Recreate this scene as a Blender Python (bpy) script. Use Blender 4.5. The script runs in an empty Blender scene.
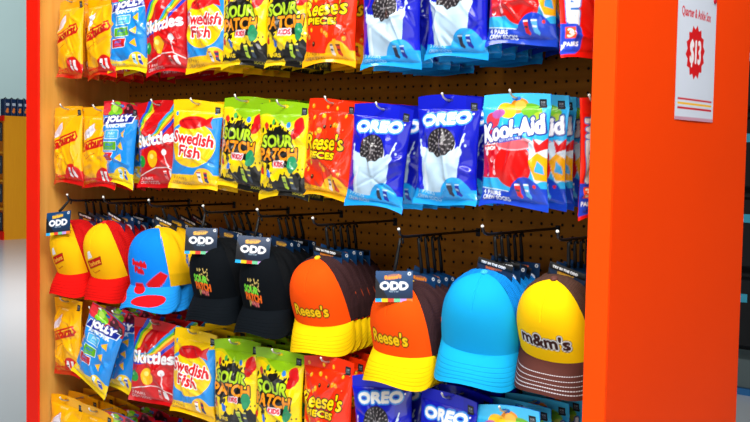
import bpy, math, random
import numpy as np
from math import radians as rad, sin, cos, pi
from mathutils import Vector, Matrix

I = 0.0254                                   # everything below is laid out in inches
SC = bpy.context.scene
COL = SC.collection
ZF = -62.0                                   # floor level

# ------------------------------------------------------------------ camera, world, lights, exposure
cam_d = bpy.data.cameras.new('camera'); cam = bpy.data.objects.new('camera', cam_d); COL.objects.link(cam)
cam_d.sensor_width = 36.0; cam_d.sensor_fit = 'HORIZONTAL'; cam_d.lens = 1036.0/750*36
cam_d.clip_end = 200
def cam_axes(yaw, pitch, roll):
    cy, sy = cos(yaw), sin(yaw)
    r = np.array([cy, sy, 0]); fw = np.array([-sy, cy, 0]); d = np.array([0, 0, -1.])
    cp, sp = cos(pitch), sin(pitch)
    f2 = cp*fw+sp*d; d2 = cp*d-sp*fw
    cr, sr = cos(roll), sin(roll)
    return cr*r+sr*d2, cr*d2-sr*r, f2
_r, _d, _f = cam_axes(rad(39.13), rad(3.17), rad(-1.05))
M = Matrix.Identity(4)
for i in range(3):
    M[i][0] = _r[i]; M[i][1] = -_d[i]; M[i][2] = -_f[i]
M.translation = Vector((73.6*I, -77.5*I, -6.3*I))
cam.matrix_world = M
SC.camera = cam
cam_d.dof.use_dof = True; cam_d.dof.focus_distance = 94*I; cam_d.dof.aperture_fstop = 26.0

SC.view_settings.view_transform = 'Standard'; SC.view_settings.look = 'None'
SC.view_settings.gamma = 1.0; SC.view_settings.use_curve_mapping = False
SC.view_settings.exposure = -0.06
w = bpy.data.worlds.new('world'); SC.world = w; w.use_nodes = True
w.node_tree.nodes['Background'].inputs[0].default_value = (0.86, 0.94, 1.0, 1)
w.node_tree.nodes['Background'].inputs[1].default_value = 0.07

def area(name, loc, target, sx, sy, power, col=(1, 1, 1)):
    l = bpy.data.lights.new(name, 'AREA'); l.shape = 'RECTANGLE'; l.size = sx*I; l.size_y = sy*I
    l.energy = power; l.color = col
    o = bpy.data.objects.new(name, l); COL.objects.link(o); o.location = Vector(loc)*I
    o.rotation_euler = (Vector(target)-Vector(loc)).to_track_quat('-Z', 'Y').to_euler()
    return o
area('overhead_light', (10, -52, 76), (8, -30, -10), 150, 14, 56, (1, .97, .92))
area('overhead_light', (66, -120, 80), (20, -40, -10), 130, 26, 82, (1, .98, .95))
area('overhead_light', (100, -66, 76), (44, -8, 0), 50, 24, 95, (1, .97, .93))  # added side lamp, aimed to brighten the right panel's outer face
area('front_fill_light', (70, -330, 10), (10, 0, -5), 320, 110, 145, (1, .98, .95))  # added soft fill from the front, lifts the pegboard; no real window
area('overhead_light', (-260, 120, 85), (-300, 140, -60), 260, 160, 360, (.95, .98, 1))
area('overhead_light', (-700, 480, 250), (-1000, 640, 60), 300, 120, 740, (.95, .98, 1))  # added lamp out of view, turned on the far wall to brighten it

# ------------------------------------------------------------------ mesh helpers
def lin(c):
    a = np.asarray(c, float)/255.0
    return np.where(a <= .04045, a/12.92, ((a+.055)/1.055)**2.4)
def L4(c):
    q = lin(c); return (float(q[0]), float(q[1]), float(q[2]), 1.0)

def mesh(name, v, f, mats, parent=None, cols=None, fmat=None, smooth=True):
    """v (n,3) inches; f list/array of polygons; one mesh object."""
    me = bpy.data.meshes.new(name)
    v = np.asarray(v, float)*I
    if isinstance(f, np.ndarray):
        k = f.shape[1]; n = len(f)
        me.vertices.add(len(v)); me.vertices.foreach_set('co', v.ravel())
        me.loops.add(n*k); me.loops.foreach_set('vertex_index', f.astype(np.int32).ravel())
        me.polygons.add(n); me.polygons.foreach_set('loop_start', np.arange(0, n*k, k, dtype=np.int32))
        me.update(calc_edges=True)
    else:
        me.from_pydata([tuple(p) for p in v], [], [tuple(p) for p in f])
    me.polygons.foreach_set('use_smooth', np.full(len(me.polygons), smooth, bool))
    if cols is not None:
        ca = me.color_attributes.new('print', 'FLOAT_COLOR', 'POINT')
        c4 = np.ones((len(v), 4), np.float32); c4[:, :3] = cols
        ca.data.foreach_set('color', c4.ravel())
    if not isinstance(mats, (list, tuple)): mats = [mats]
    for m in mats: me.materials.append(m)
    if fmat is not None: me.polygons.foreach_set('material_index', np.asarray(fmat, np.int32))
    me.update()
    o = bpy.data.objects.new(name, me); COL.objects.link(o)
    if parent: o.parent = parent
    return o

def grid_faces(n, m, base=0, flip=False):
    """n columns, m rows of vertices, index = j*n+i"""
    i, j = np.meshgrid(np.arange(n-1), np.arange(m-1)); a = (j*n+i).ravel()+base
    q = np.stack([a, a+1, a+1+n, a+n], 1)
    return q[:, ::-1] if flip else q

class MB:
    def __init__(s): s.v = []; s.f = []; s.m = []
    def add(s, v, f, m=0):
        b = len(s.v); s.v += [tuple(p) for p in v]; s.f += [tuple(b+i for i in q) for q in f]; s.m += [m]*len(f)
    def box(s, x0, x1, y0, y1, z0, z1, m=0, bev=0.0):
        if bev <= 0:
            v = [(x, y, z) for x in (x0, x1) for y in (y0, y1) for z in (z0, z1)]
            s.add(v, [(0, 1, 3, 2), (4, 6, 7, 5), (0, 4, 5, 1), (2, 3, 7, 6), (0, 2, 6, 4), (1, 5, 7, 3)], m)
        else:
            b = bev; v = []; 
            for z, i in ((z0, b), (z0+b, 0), (z1-b, 0), (z1, b)):
                c = b
                v += [(x0+i+c*(i == 0), y0+i, z), (x1-i-c*(i == 0), y0+i, z), (x1-i, y0+i+c*(i == 0), z), (x1-i, y1-i-c*(i == 0), z),
                      (x1-i-c*(i == 0), y1-i, z), (x0+i+c*(i == 0), y1-i, z), (x0+i, y1-i-c*(i == 0), z), (x0+i, y0+i+c*(i == 0), z)]
            f = [tuple(range(7, -1, -1)), tuple(range(24, 32))]
            for k in range(3):
                for q in range(8): f.append((k*8+q, k*8+(q+1) % 8, (k+1)*8+(q+1) % 8, (k+1)*8+q))
            s.add(v, f, m)
    def tube(s, pts, r, n=8, m=0):
        pts = [Vector(p) for p in pts]; v = []; up = None
        rr = r if isinstance(r, (list, tuple)) else [r]*len(pts)
        for i, p in enumerate(pts):
            t = (pts[min(i+1, len(pts)-1)]-pts[max(i-1, 0)]).normalized()
            if up is None: up = Vector((0, 0, 1)) if abs(t.z) < .9 else Vector((1, 0, 0))
            a = t.cross(up).normalized(); b = a.cross(t).normalized(); up = b
            for k in range(n):
                an = 2*pi*k/n; v.append(p+a*cos(an)*rr[i]+b*sin(an)*rr[i])
        f = []
        for i in range(len(pts)-1):
            for k in range(n): f.append((i*n+k, i*n+(k+1) % n, (i+1)*n+(k+1) % n, (i+1)*n+k))
        f += [tuple(range(n-1, -1, -1)), tuple(range((len(pts)-1)*n, len(pts)*n))]
        s.add(v, f, m)
    def ball(s, c, r, n=10, k=7, m=0, sq=(1, 1, 1)):
        v = [(c[0], c[1], c[2]-r*sq[2])]
        for j in range(1, k):
            a = -pi/2+pi*j/k
            for i in range(n): v.append((c[0]+r*sq[0]*cos(a)*cos(2*pi*i/n), c[1]+r*sq[1]*cos(a)*sin(2*pi*i/n), c[2]+r*sq[2]*sin(a)))
        v.append((c[0], c[1], c[2]+r*sq[2])); f = []
        for i in range(n):
            f.append((0, 1+(i+1) % n, 1+i)); f.append((len(v)-1, 1+(k-2)*n+i, 1+(k-2)*n+(i+1) % n))
            for j in range(k-2): f.append((1+j*n+i, 1+j*n+(i+1) % n, 1+(j+1)*n+(i+1) % n, 1+(j+1)*n+i))
        s.add(v, f, m)
    def build(s, name, mats, parent=None, smooth=False):
        return mesh(name, s.v, s.f, mats, parent, fmat=s.m, smooth=smooth)

def empty(name, loc=(0, 0, 0), rot=(0, 0, 0)):
    o = bpy.data.objects.new(name, None); COL.objects.link(o); o.empty_display_size = .02
    o.location = Vector(loc)*I; o.rotation_euler = rot
    return o
def tag(o, label, cat, group=None, kind=None):
    if label: o['label'] = label
    if cat: o['category'] = cat
    if group: o['group'] = group
    if kind: o['kind'] = kind
    return o
def copy_tree(o, parent=None):
    c = o.copy(); COL.objects.link(c)
    if parent: c.parent = parent
    for ch in list(o.children): copy_tree(ch, c)
    return c
def struct(o): o['kind'] = 'structure'; return o

# ------------------------------------------------------------------ materials
def mat(name, col=(200, 200, 200), rough=.5, spec=.5, metal=0., attr=None, bump=0., bscale=100., coat=0., sheen=0., vary=0., vscale=4.):
    m = bpy.data.materials.new(name); m.use_nodes = True; nt = m.node_tree; p = nt.nodes['Principled BSDF']
    p.inputs['Roughness'].default_value = rough; p.inputs['Specular IOR Level'].default_value = spec
    p.inputs['Metallic'].default_value = metal; p.inputs['Coat Weight'].default_value = coat
    p.inputs['Coat Roughness'].default_value = .07; p.inputs['Sheen Weight'].default_value = sheen
    p.inputs['Base Color'].default_value = L4(col)
    src = None
    tc = nt.nodes.new('ShaderNodeTexCoord')
    if attr:
        a = nt.nodes.new('ShaderNodeAttribute'); a.attribute_name = attr; src = a.outputs['Color']
    if vary > 0:
        n = nt.nodes.new('ShaderNodeTexNoise'); n.inputs['Scale'].default_value = vscale; n.inputs['Detail'].default_value = 6
        nt.links.new(tc.outputs['Object'], n.inputs['Vector'])
        h = nt.nodes.new('ShaderNodeMapRange'); h.inputs[1].default_value = .3; h.inputs[2].default_value = .7
        h.inputs[3].default_value = 1-vary; h.inputs[4].default_value = 1+vary*.5
        nt.links.new(n.outputs['Fac'], h.inputs[0])
        mx = nt.nodes.new('ShaderNodeVectorMath'); mx.operation = 'SCALE'; mx.inputs[0].default_value = L4(col)[:3]
        if src: nt.links.new(src, mx.inputs[0])
        nt.links.new(h.outputs[0], mx.inputs['Scale']); src = mx.outputs[0]
    if src: nt.links.new(src, p.inputs['Base Color'])
    if bump > 0:
        n = nt.nodes.new('ShaderNodeTexNoise'); n.inputs['Scale'].default_value = bscale; n.inputs['Detail'].default_value = 4
        b = nt.nodes.new('ShaderNodeBump'); b.inputs['Strength'].default_value = bump; b.inputs['Distance'].default_value = .002
        nt.links.new(tc.outputs['Object'], n.inputs['Vector']); nt.links.new(n.outputs['Fac'], b.inputs['Height'])
        nt.links.new(b.outputs[0], p.inputs['Normal'])
    return m

def wood_mat(name, c0, c1, rough=.5, stretch=(60, 60, 3)):
    m = mat(name, c0, rough); nt = m.node_tree; p = nt.nodes['Principled BSDF']
    tc = nt.nodes.new('ShaderNodeTexCoord'); mp = nt.nodes.new('ShaderNodeMapping'); mp.inputs['Scale'].default_value = stretch
    n = nt.nodes.new('ShaderNodeTexNoise'); n.inputs['Scale'].default_value = 1.; n.inputs['Detail'].default_value = 8
    r = nt.nodes.new('ShaderNodeValToRGB'); r.color_ramp.elements[0].position = .3; r.color_ramp.elements[1].position = .72
    r.color_ramp.elements[0].color = L4(c0); r.color_ramp.elements[1].color = L4(c1)
    nt.links.new(tc.outputs['Object'], mp.inputs[0]); nt.links.new(mp.outputs[0], n.inputs['Vector'])
    nt.links.new(n.outputs['Fac'], r.inputs[0]); nt.links.new(r.outputs[0], p.inputs['Base Color'])
    return m

def peg_mat(name, c0, c1):
    """hardboard with drilled holes on a one-inch grid (x and z)"""
    m = wood_mat(name, c0, c1, .55, (6, 40, 60)); nt = m.node_tree; p = nt.nodes['Principled BSDF']
    base = p.inputs['Base Color'].links[0].from_socket
    tc = nt.nodes.new('ShaderNodeTexCoord')
    sc = nt.nodes.new('ShaderNodeVectorMath'); sc.operation = 'MULTIPLY'; sc.inputs[1].default_value = (1/I, 0, 1/I)
    ad = nt.nodes.new('ShaderNodeVectorMath'); ad.operation = 'ADD'; ad.inputs[1].default_value = (500.5, 0, 500.5)
    fr = nt.nodes.new('ShaderNodeVectorMath'); fr.operation = 'FRACTION'
    su = nt.nodes.new('ShaderNodeVectorMath'); su.operation = 'SUBTRACT'; su.inputs[1].default_value = (.5, 0, .5)
    le = nt.nodes.new('ShaderNodeVectorMath'); le.operation = 'LENGTH'
    nt.links.new(tc.outputs['Object'], sc.inputs[0]); nt.links.new(sc.outputs[0], ad.inputs[0]); nt.links.new(ad.outputs[0], fr.inputs[0])
    nt.links.new(fr.outputs[0], su.inputs[0]); nt.links.new(su.outputs[0], le.inputs[0])
    mr = nt.nodes.new('ShaderNodeMapRange'); mr.inputs[1].default_value = .1; mr.inputs[2].default_value = .145
    nt.links.new(le.outputs['Value'], mr.inputs[0])
    mx = nt.nodes.new('ShaderNodeMix'); mx.data_type = 'RGBA'
    mx.inputs[6].default_value = (.006, .004, .003, 1); nt.links.new(mr.outputs[0], mx.inputs[0]); nt.links.new(base, mx.inputs[7])
    nt.links.new(mx.outputs[2], p.inputs['Base Color'])
    p.inputs['Specular IOR Level'].default_value = .1
    bp = nt.nodes.new('ShaderNodeBump'); bp.inputs['Strength'].default_value = .6; bp.inputs['Distance'].default_value = .003
    nt.links.new(mr.outputs[0], bp.inputs['Height']); nt.links.new(bp.outputs[0], p.inputs['Normal'])
    return m

def net_mat(name, scale=420.):
    """knitted trucker-cap netting: attribute colour darkened in a fine honeycomb of holes"""
    m = mat(name, attr='print', rough=.8, spec=.15); nt = m.node_tree; p = nt.nodes['Principled BSDF']
    base = p.inputs['Base Color'].links[0].from_socket
    tc = nt.nodes.new('ShaderNodeTexCoord'); v = nt.nodes.new('ShaderNodeTexVoronoi'); v.inputs['Scale'].default_value = scale
    v.inputs['Randomness'].default_value = .25
    nt.links.new(tc.outputs['Object'], v.inputs['Vector'])
    mr = nt.nodes.new('ShaderNodeMapRange'); mr.inputs[1].default_value = .15; mr.inputs[2].default_value = .5; mr.inputs[3].default_value = .45; mr.inputs[4].default_value = 1.1
    nt.links.new(v.outputs['Distance'], mr.inputs[0])
    mx = nt.nodes.new('ShaderNodeVectorMath'); mx.operation = 'SCALE'
    nt.links.new(base, mx.inputs[0]); nt.links.new(mr.outputs[0], mx.inputs['Scale']); nt.links.new(mx.outputs[0], p.inputs['Base Color'])
    bp = nt.nodes.new('ShaderNodeBump'); bp.inputs['Strength'].default_value = .5; bp.inputs['Distance'].default_value = .001
    nt.links.new(v.outputs['Distance'], bp.inputs['Height']); nt.links.new(bp.outputs[0], p.inputs['Normal'])
    return m

M_film = mat('printed_film', attr='print', rough=.3, spec=.3, coat=.7, bump=.12, bscale=90)
M_cloth = mat('cap_cloth', attr='print', rough=.85, spec=.12, sheen=.0, bump=.15, bscale=900)
M_net = net_mat('cap_netting')
M_card = mat('printed_card', attr='print', rough=.35, spec=.4)
M_paper = mat('printed_paper', attr='print', rough=.6, spec=.3)
M_black = mat('black_plastic', (8, 9, 11), .5, .3)
M_wire = mat('dark_wire', (36, 36, 40), .3, .5, metal=.6)
M_tip = mat('white_tip', (235, 232, 225), .35)
M_clear = mat('pale_wire', (190, 188, 180), .3, .5, metal=.7)
M_sticker = mat('black_sticker', attr='print', rough=.4)
M_orange = mat('orange_laminate', (255, 74, 0), .5, .12, vary=.05, vscale=3)
M_orange_side = mat('orange_side_laminate', (255, 68, 0), .5, .12, vary=.04, vscale=2)
M_red = mat('red_edge_trim', (236, 24, 0), .5, .2, vary=.05, vscale=5)
M_lam = wood_mat('maple_laminate', (214, 152, 62), (228, 170, 82), .42)
M_peg = peg_mat('pegboard', (136, 82, 16), (160, 100, 26))
M_floor = mat('polished_floor', (214, 220, 226), .22, .5, vary=.03, vscale=.7)
M_wall = mat('grey_wall', (176, 198, 196), .8, .2, vary=.03, vscale=.5)

# ------------------------------------------------------------------ printed artwork: a small painter on numpy arrays
PPI = 48
def glyphs(s, _c={}):
    if s in _c: return _c[s]
    cu = bpy.data.curves.new('t', 'FONT'); cu.body = s; cu.size = 1; cu.resolution_u = 3
    o = bpy.data.objects.new('t', cu); COL.objects.link(o)
    dg = bpy.context.evaluated_depsgraph_get(); dg.update()
    me = bpy.data.meshes.new_from_object(o.evaluated_get(dg)); me.calc_loop_triangles()
    co = np.array([v.co[:2] for v in me.vertices]).reshape(-1, 2); tr = np.array([t.vertices[:] for t in me.loop_triangles])
    T = co[tr]
    bpy.data.objects.remove(o); bpy.data.curves.remove(cu); bpy.data.meshes.remove(me)
    T = T-T.reshape(-1, 2).min(0); _c[s] = T/T.reshape(-1, 2).max(0)
    return _c[s]
class Art:
    def __init__(s, W, H, bg, ppi=PPI):
        s.W, s.H, s.p = W, H, ppi; s.nx, s.ny = int(W*ppi), int(H*ppi)
        s.x, s.y = np.meshgrid((np.arange(s.nx)+.5)/ppi, (np.arange(s.ny)+.5)/ppi)
        s.c = np.empty((s.ny, s.nx, 3)); s.c[:] = lin(bg)
    def fill(s, m, col, a=1.0):
        m = np.clip(np.asarray(m, float), 0, 1)[..., None]*a; s.c = s.c*(1-m)+lin(col)*m
    def ell(s, cx, cy, rx, ry, col=None, rot=0, a=1.):
        c, q = cos(rad(rot)), sin(rad(rot)); u = (s.x-cx)*c+(s.y-cy)*q; v = -(s.x-cx)*q+(s.y-cy)*c
        m = (u/rx)**2+(v/ry)**2 <= 1
        if col is not None: s.fill(m, col, a)
        return m
    def rect(s, cx, cy, w, h, col=None, rot=0, a=1., r=0.):
        c, q = cos(rad(rot)), sin(rad(rot)); u = abs((s.x-cx)*c+(s.y-cy)*q); v = abs(-(s.x-cx)*q+(s.y-cy)*c)
        du = np.maximum(u-(w/2-r), 0); dv = np.maximum(v-(h/2-r), 0)
        m = (du*du+dv*dv <= r*r+1e-9) if r else ((u <= w/2) & (v <= h/2))
        if col is not None: s.fill(m, col, a)
        return m
    def poly(s, pts, col=None, a=1.):
        m = np.zeros_like(s.x, bool); n = len(pts)
        for i in range(n):
            (x0, y0), (x1, y1) = pts[i], pts[(i+1) % n]
            if y0 == y1: continue
            cr = ((s.y >= y0) != (s.y >= y1)) & (s.x < (x1-x0)*(s.y-y0)/(y1-y0)+x0); m ^= cr
        if col is not None: s.fill(m, col, a)
        return m
    def line(s, pts, wd, col=None, a=1.):
        m = np.zeros_like(s.x, bool)
        for (x0, y0), (x1, y1) in zip(pts[:-1], pts[1:]):
            dx, dy = x1-x0, y1-y0; t = np.clip(((s.x-x0)*dx+(s.y-y0)*dy)/(dx*dx+dy*dy+1e-9), 0, 1)
            m |= (s.x-x0-t*dx)**2+(s.y-y0-t*dy)**2 <= (wd/2)**2
        if col is not None: s.fill(m, col, a)
        return m
    def blob(s, cx, cy, r, col, seed, spikes=9, amp=.35, asp=1.):
        rg = random.Random(seed); th = np.arctan2((s.y-cy)/asp, s.x-cx); q = np.hypot(s.x-cx, (s.y-cy)/asp)
        R = np.full_like(th, r)
        for k in range(4):
            R += r*amp/(k+1)*np.sin(th*(spikes//(4-k) if k < 3 else spikes)+rg.uniform(0, 6.3))
        s.fill(q < R, col)
    def grow(s, m, r):
        k = int(round(r*s.p)); out = m.copy()
        for dy in range(-k, k+1):
            for dx in range(-k, k+1):
                if dx*dx+dy*dy > k*k+.5 or (dx == 0 and dy == 0): continue
                h = np.zeros_like(m); ys, yd = (slice(0, s.ny-dy), slice(dy, s.ny)) if dy >= 0 else (slice(-dy, s.ny), slice(0, s.ny+dy))
                xs, xd = (slice(0, s.nx-dx), slice(dx, s.nx)) if dx >= 0 else (slice(-dx, s.nx), slice(0, s.nx+dx))
                h[yd, xd] = m[ys, xs]; out |= h
        return out
    def text(s, t, cx, cy, w, h, col, rot=0, shear=0., bold=0., out=None, ow=0., out2=None, ow2=0., arc=0.):
        T = glyphs(t).copy(); P = (T-.5)*np.array([w, h]); P[..., 0] += P[..., 1]*shear
        P[..., 1] -= arc*(P[..., 0]/(w/2))**2
        c, q = cos(rad(rot)), sin(rad(rot))
        X = cx+P[..., 0]*c-P[..., 1]*q; Y = cy+P[..., 0]*q+P[..., 1]*c
        m = np.zeros_like(s.x, bool); p = s.p
        for a, b in zip(X, Y):
            i0, i1 = max(int(a.min()*p)-1, 0), min(int(a.max()*p)+2, s.nx); j0, j1 = max(int(b.min()*p)-1, 0), min(int(b.max()*p)+2, s.ny)
            if i0 >= i1 or j0 >= j1: continue
            x, y = s.x[j0:j1, i0:i1], s.y[j0:j1, i0:i1]
            d0 = (x-a[0])*(b[1]-b[0])-(y-b[0])*(a[1]-a[0]); d1 = (x-a[1])*(b[2]-b[1])-(y-b[1])*(a[2]-a[1]); d2 = (x-a[2])*(b[0]-b[2])-(y-b[2])*(a[0]-a[2])
            m[j0:j1, i0:i1] |= ((d0 >= 0) & (d1 >= 0) & (d2 >= 0)) | ((d0 <= 0) & (d1 <= 0) & (d2 <= 0))
        if bold: m = s.grow(m, bold)
        if out2 is not None: s.fill(s.grow(m, ow+ow2), out2)
        if out is not None: s.fill(s.grow(m, ow), out)
        s.fill(m, col); return m
    def sample(s, x, y):
        c = s.c
        # light box blur, so that fine grids do not alias
        fx = np.clip(np.asarray(x)*s.p-.5, 0, s.nx-1.001); fy = np.clip(np.asarray(y)*s.p-.5, 0, s.ny-1.001)
        i, j = fx.astype(int), fy.astype(int); a, b = (fx-i)[..., None], (fy-j)[..., None]
        return c[j, i]*(1-a)*(1-b)+c[j, i+1]*a*(1-b)+c[j+1, i]*(1-a)*b+c[j+1, i+1]*a*b
    def soften(s, k=1):
        for _ in range(k):
            q = np.pad(s.c, ((1, 1), (1, 1), (0, 0)), 'edge')
            s.c = (q[:-2, 1:-1]+q[2:, 1:-1]+q[1:-1, :-2]+q[1:-1, 2:]+2*q[1:-1, 1:-1])/6
        return s

BW, BH = 6.0, 8.5
def sock_pics(a, x, y, c1, c2, h=.85, c3=(245, 245, 245)):
    for k, c in ((0, c1), (1, c2)):
        X = x+k*.75
        a.poly([(X, y+h), (X+.42, y+h), (X+.46, y+.3), (X+.62, y+.05), (X+.5, y-.08), (X+.1, y+.1)], c)
        a.rect(X+.22, y+h-.08, .42, .12, c3)
        a.rect(X+.22, y+h*.5, .3, .14, c3 if k else (40, 40, 60), rot=-10)
def wave(a, y0, amp, col, ph=0., k=1.1, bump=None):
    e = y0+amp*np.sin(a.x*k+ph)
    if bump: e = np.maximum(e, bump[2]*0+bump[1]+np.sqrt(np.maximum(bump[2]**2-(a.x-bump[0])**2, 0))*bump[3]-(abs(a.x-bump[0]) > bump[2])*9)
    m = a.y < e; a.fill(m, col); return m

def art_chew():
    a = Art(BW, BH, (255, 182, 0))
    wave(a, 1.15, .18, (214, 14, 10), ph=2.2, k=1.0, bump=(4.6, .8, 1.35, 1.0))
    sock_pics(a, 4.0, .75, (240, 232, 235), (235, 220, 225), 1.0)
    a.text('3 PAIRS', 1.5, .95, 1.9, .28, (255, 190, 60), rot=6); a.text('CREW SOCKS', 1.7, .55, 2.3, .26, (255, 190, 60), rot=6)
    a.poly([(.55, 5.55), (2.4, 6.75), (2.75, 6.0), (2.2, 5.3), (.7, 4.9)], (240, 232, 240)); a.poly([(.75, 5.5), (2.3, 6.5), (2.5, 6.05), (1.2, 5.15)], (214, 208, 222))
    a.line([(.6, 5.52), (2.42, 6.75), (2.75, 6.0)], .05, (190, 70, 60))
    a.poly([(-.1, 4.42), (5.25, 5.7), (5.65, 5.05), (5.45, 4.6), (-.1, 3.38)], (206, 10, 12))
    a.poly([(.05, 4.24), (5.2, 5.48), (5.42, 5.04), (5.3, 4.82), (.1, 3.62)], (255, 205, 40))
    a.text('Starburst', 2.75, 4.58, 4.9, .86, (196, 4, 14), rot=13, bold=.08, shear=.1)
    a.line([(.9, 3.35), (1.25, 2.85), (2.9, 3.55)], .07, (176, 60, 10)); a.line([(1.25, 2.85), (1.6, 3.4)], .05, (176, 60, 10))
    a.text('ORIGINAL', 2.7, 7.2, 1.5, .16, (255, 232, 170))
    return a
def art_hard():
    a = Art(BW, BH, (24, 142, 232))
    a.rect(3, 7.9, 6, 1.9, (196, 14, 30)); a.ell(2.2, 7.5, 1.05, .95, (120, 200, 30)); a.ell(2.0, 7.75, .5, .4, (190, 235, 90)); a.ell(4.3, 7.75, .8, .7, (70, 6, 24)); a.ell(5.2, 7.4, .7, .6, (110, 12, 40)); a.ell(4.1, 7.95, .2, .15, (190, 80, 100)); a.ell(.6, 7.6, .7, .7, (230, 50, 60)); a.ell(3.3, 8.1, .5, .35, (210, 40, 60)); a.poly([(1.1, 8.2), (1.6, 8.45), (1.8, 8.1)], (235, 240, 240))
    a.poly([(.3, 5.75), (5.55, 6.55), (5.75, 7.35), (.7, 6.75)], (240, 248, 252)); a.poly([(.4, 5.85), (5.45, 6.62), (5.6, 7.25), (.8, 6.68)], (18, 40, 150))
    a.text('JOLLY', 3.1, 6.72, 3.7, .72, (255, 255, 255), rot=8, bold=.08, out=(18, 40, 150), ow=.12)
    a.text('RANCHER', 3.0, 6.05, 3.4, .36, (235, 245, 255), rot=8, bold=.04)
    for (x, y, c, t) in ((2.5, 5.1, (70, 180, 235), (200, 236, 250)), (2.45, 3.9, (96, 176, 24), (20, 90, 200)), (2.0, 2.75, (208, 22, 30), (40, 120, 220))):
        a.rect(x, y, 2.2, .95, (255, 255, 255), rot=6, r=.12); a.rect(x, y, 2.08, .85, c, rot=6, r=.1); a.text('JOLLY', x, y+.1, 1.1, .3, t, rot=6, bold=.03); a.text('RANCHER', x, y-.22, 1.1, .16, t, rot=6)
    for (x, y) in ((4.35, 5.35), (4.2, 4.05), (4.1, 2.8)): a.poly([(x-.35, y), (x+.45, y+.5), (x+.6, y-.35)], (255, 190, 20))
    for (x, y) in ((.75, 4.7), (.5, 3.4)): a.poly([(x-.4, y+.4), (x+.3, y), (x-.4, y-.4)], (255, 190, 20))
    wave(a, 1.2, .22, (255, 214, 20), ph=2.8, k=1., bump=(4.7, .75, 1.2, 1.))
    sock_pics(a, 4.1, .75, (170, 215, 245), (20, 70, 190), .95); a.text('3 PAIRS', 1.4, .95, 1.8, .24, (60, 130, 200)); a.text('CREW SOCKS', 1.7, .6, 2.4, .24, (60, 130, 200))
    return a
def art_rainbow():
    a = Art(BW, BH, (204, 8, 14))
    def band(o, wd, c): a.line([(6.9+o, 8.9), (5.4+o, 7.2), (3.4+o*.8, 5.1+o*.1), (1.6+o*.5, 4.35-o*.35), (-.6, 4.0-o*.5)], wd, c)
    band(-.95, .42, (40, 150, 220)); band(-.55, .42, (110, 180, 40)); band(-.15, .42, (255, 200, 20)); band(.25, .42, (240, 110, 20)); band(.62, .36, (30, 60, 190))
    a.line([(.1, 4.6), (.8, 6.6), (2.0, 8.6)], .5, (30, 80, 200)); a.line([(.5, 4.9), (1.2, 6.8), (2.5, 8.6)], .4, (110, 190, 40)); a.line([(1.0, 5.6), (1.6, 6.9), (2.95, 8.6)], .36, (255, 200, 20))
    a.poly([(2.1, 8.5), (2.3, 7.6), (3.3, 7.1), (3.1, 8.5)], (204, 8, 14))
    a.text('Skittles', 2.95, 4.75, 5.4, 1.15, (250, 250, 252), rot=5, bold=.06, out=(140, 60, 90), ow=.05)
    a.ell(2.55, 2.75, .8, .85, (255, 186, 10)); a.ell(2.4, 3.0, .3, .25, (255, 226, 110)); a.ell(.75, 2.55, .62, .6, (20, 150, 50)); a.ell(.6, 2.75, .2, .16, (130, 220, 140)); a.ell(4.35, 3.35, .34, .32, (240, 240, 245)); a.line([(4.35, 3.3), (4.5, 2.3), (4.75, 1.9)], .12, (225, 200, 205))
    a.line([(.2, 1.1), (1.6, 1.5), (3.0, 1.85), (4.6, 1.85), (5.8, 1.2)], .09, (245, 235, 235))
    a.text('3 PAIRS', 1.35, .85, 1.9, .26, (240, 215, 215)); a.text('CREW SOCKS', 1.6, .48, 2.4, .26, (240, 215, 215)); sock_pics(a, 3.9, .7, (225, 120, 120), (240, 235, 240), .85)
    return a
def art_fish():
    a = Art(BW, BH, (255, 206, 0))
    a.poly([(0, 5.5), (1.8, 6.5), (3.6, 6.5), (6, 7.0), (6, 1.4), (0, 1.2)], (36, 142, 226)); a.poly([(4.2, 6.3), (6, 7.0), (6, 5.0), (5.0, 5.0)], (36, 142, 226))
    a.ell(2.95, 4.15, 2.75, 2.15, (255, 206, 0))
    a.ell(2.75, 6.3, 1.75, .62, (206, 14, 20), rot=4); a.poly([(4.0, 6.5), (5.1, 7.05), (4.9, 6.4), (5.2, 5.8), (4.1, 6.1)], (206, 14, 20)); a.line([(1.6, 6.5), (3.4, 6.65)], .08, (150, 8, 14)); a.ell(1.5, 6.4, .1, .1, (120, 4, 10))
    a.text('Swedish', 2.95, 4.75, 5.0, 1.1, (222, 14, 26), rot=-4, bold=.06, out=(255, 255, 255), ow=.1)
    a.text('Fish', 2.75, 3.5, 2.7, 1.0, (222, 14, 26), rot=-4, bold=.07, out=(255, 255, 255), ow=.1)
    for (x, y) in ((.6, 7.1), (5.3, 7.4), (.5, 2.2)): a.ell(x, y, .16, .22, (40, 150, 230))
    wave(a, 1.05, .2, (255, 196, 0), ph=2.4, k=1., bump=(4.5, .65, 1.3, 1.05)); 
    a.text('3 PAIRS', 1.4, .9, 1.7, .24, (150, 90, 10), rot=-4); a.text('CREW SOCKS', 1.6, .5, 2.2, .22, (150, 90, 10), rot=-4); sock_pics(a, 3.75, .65, (240, 240, 245), (30, 40, 90), 1.0, (210, 40, 50))
    return a
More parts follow.
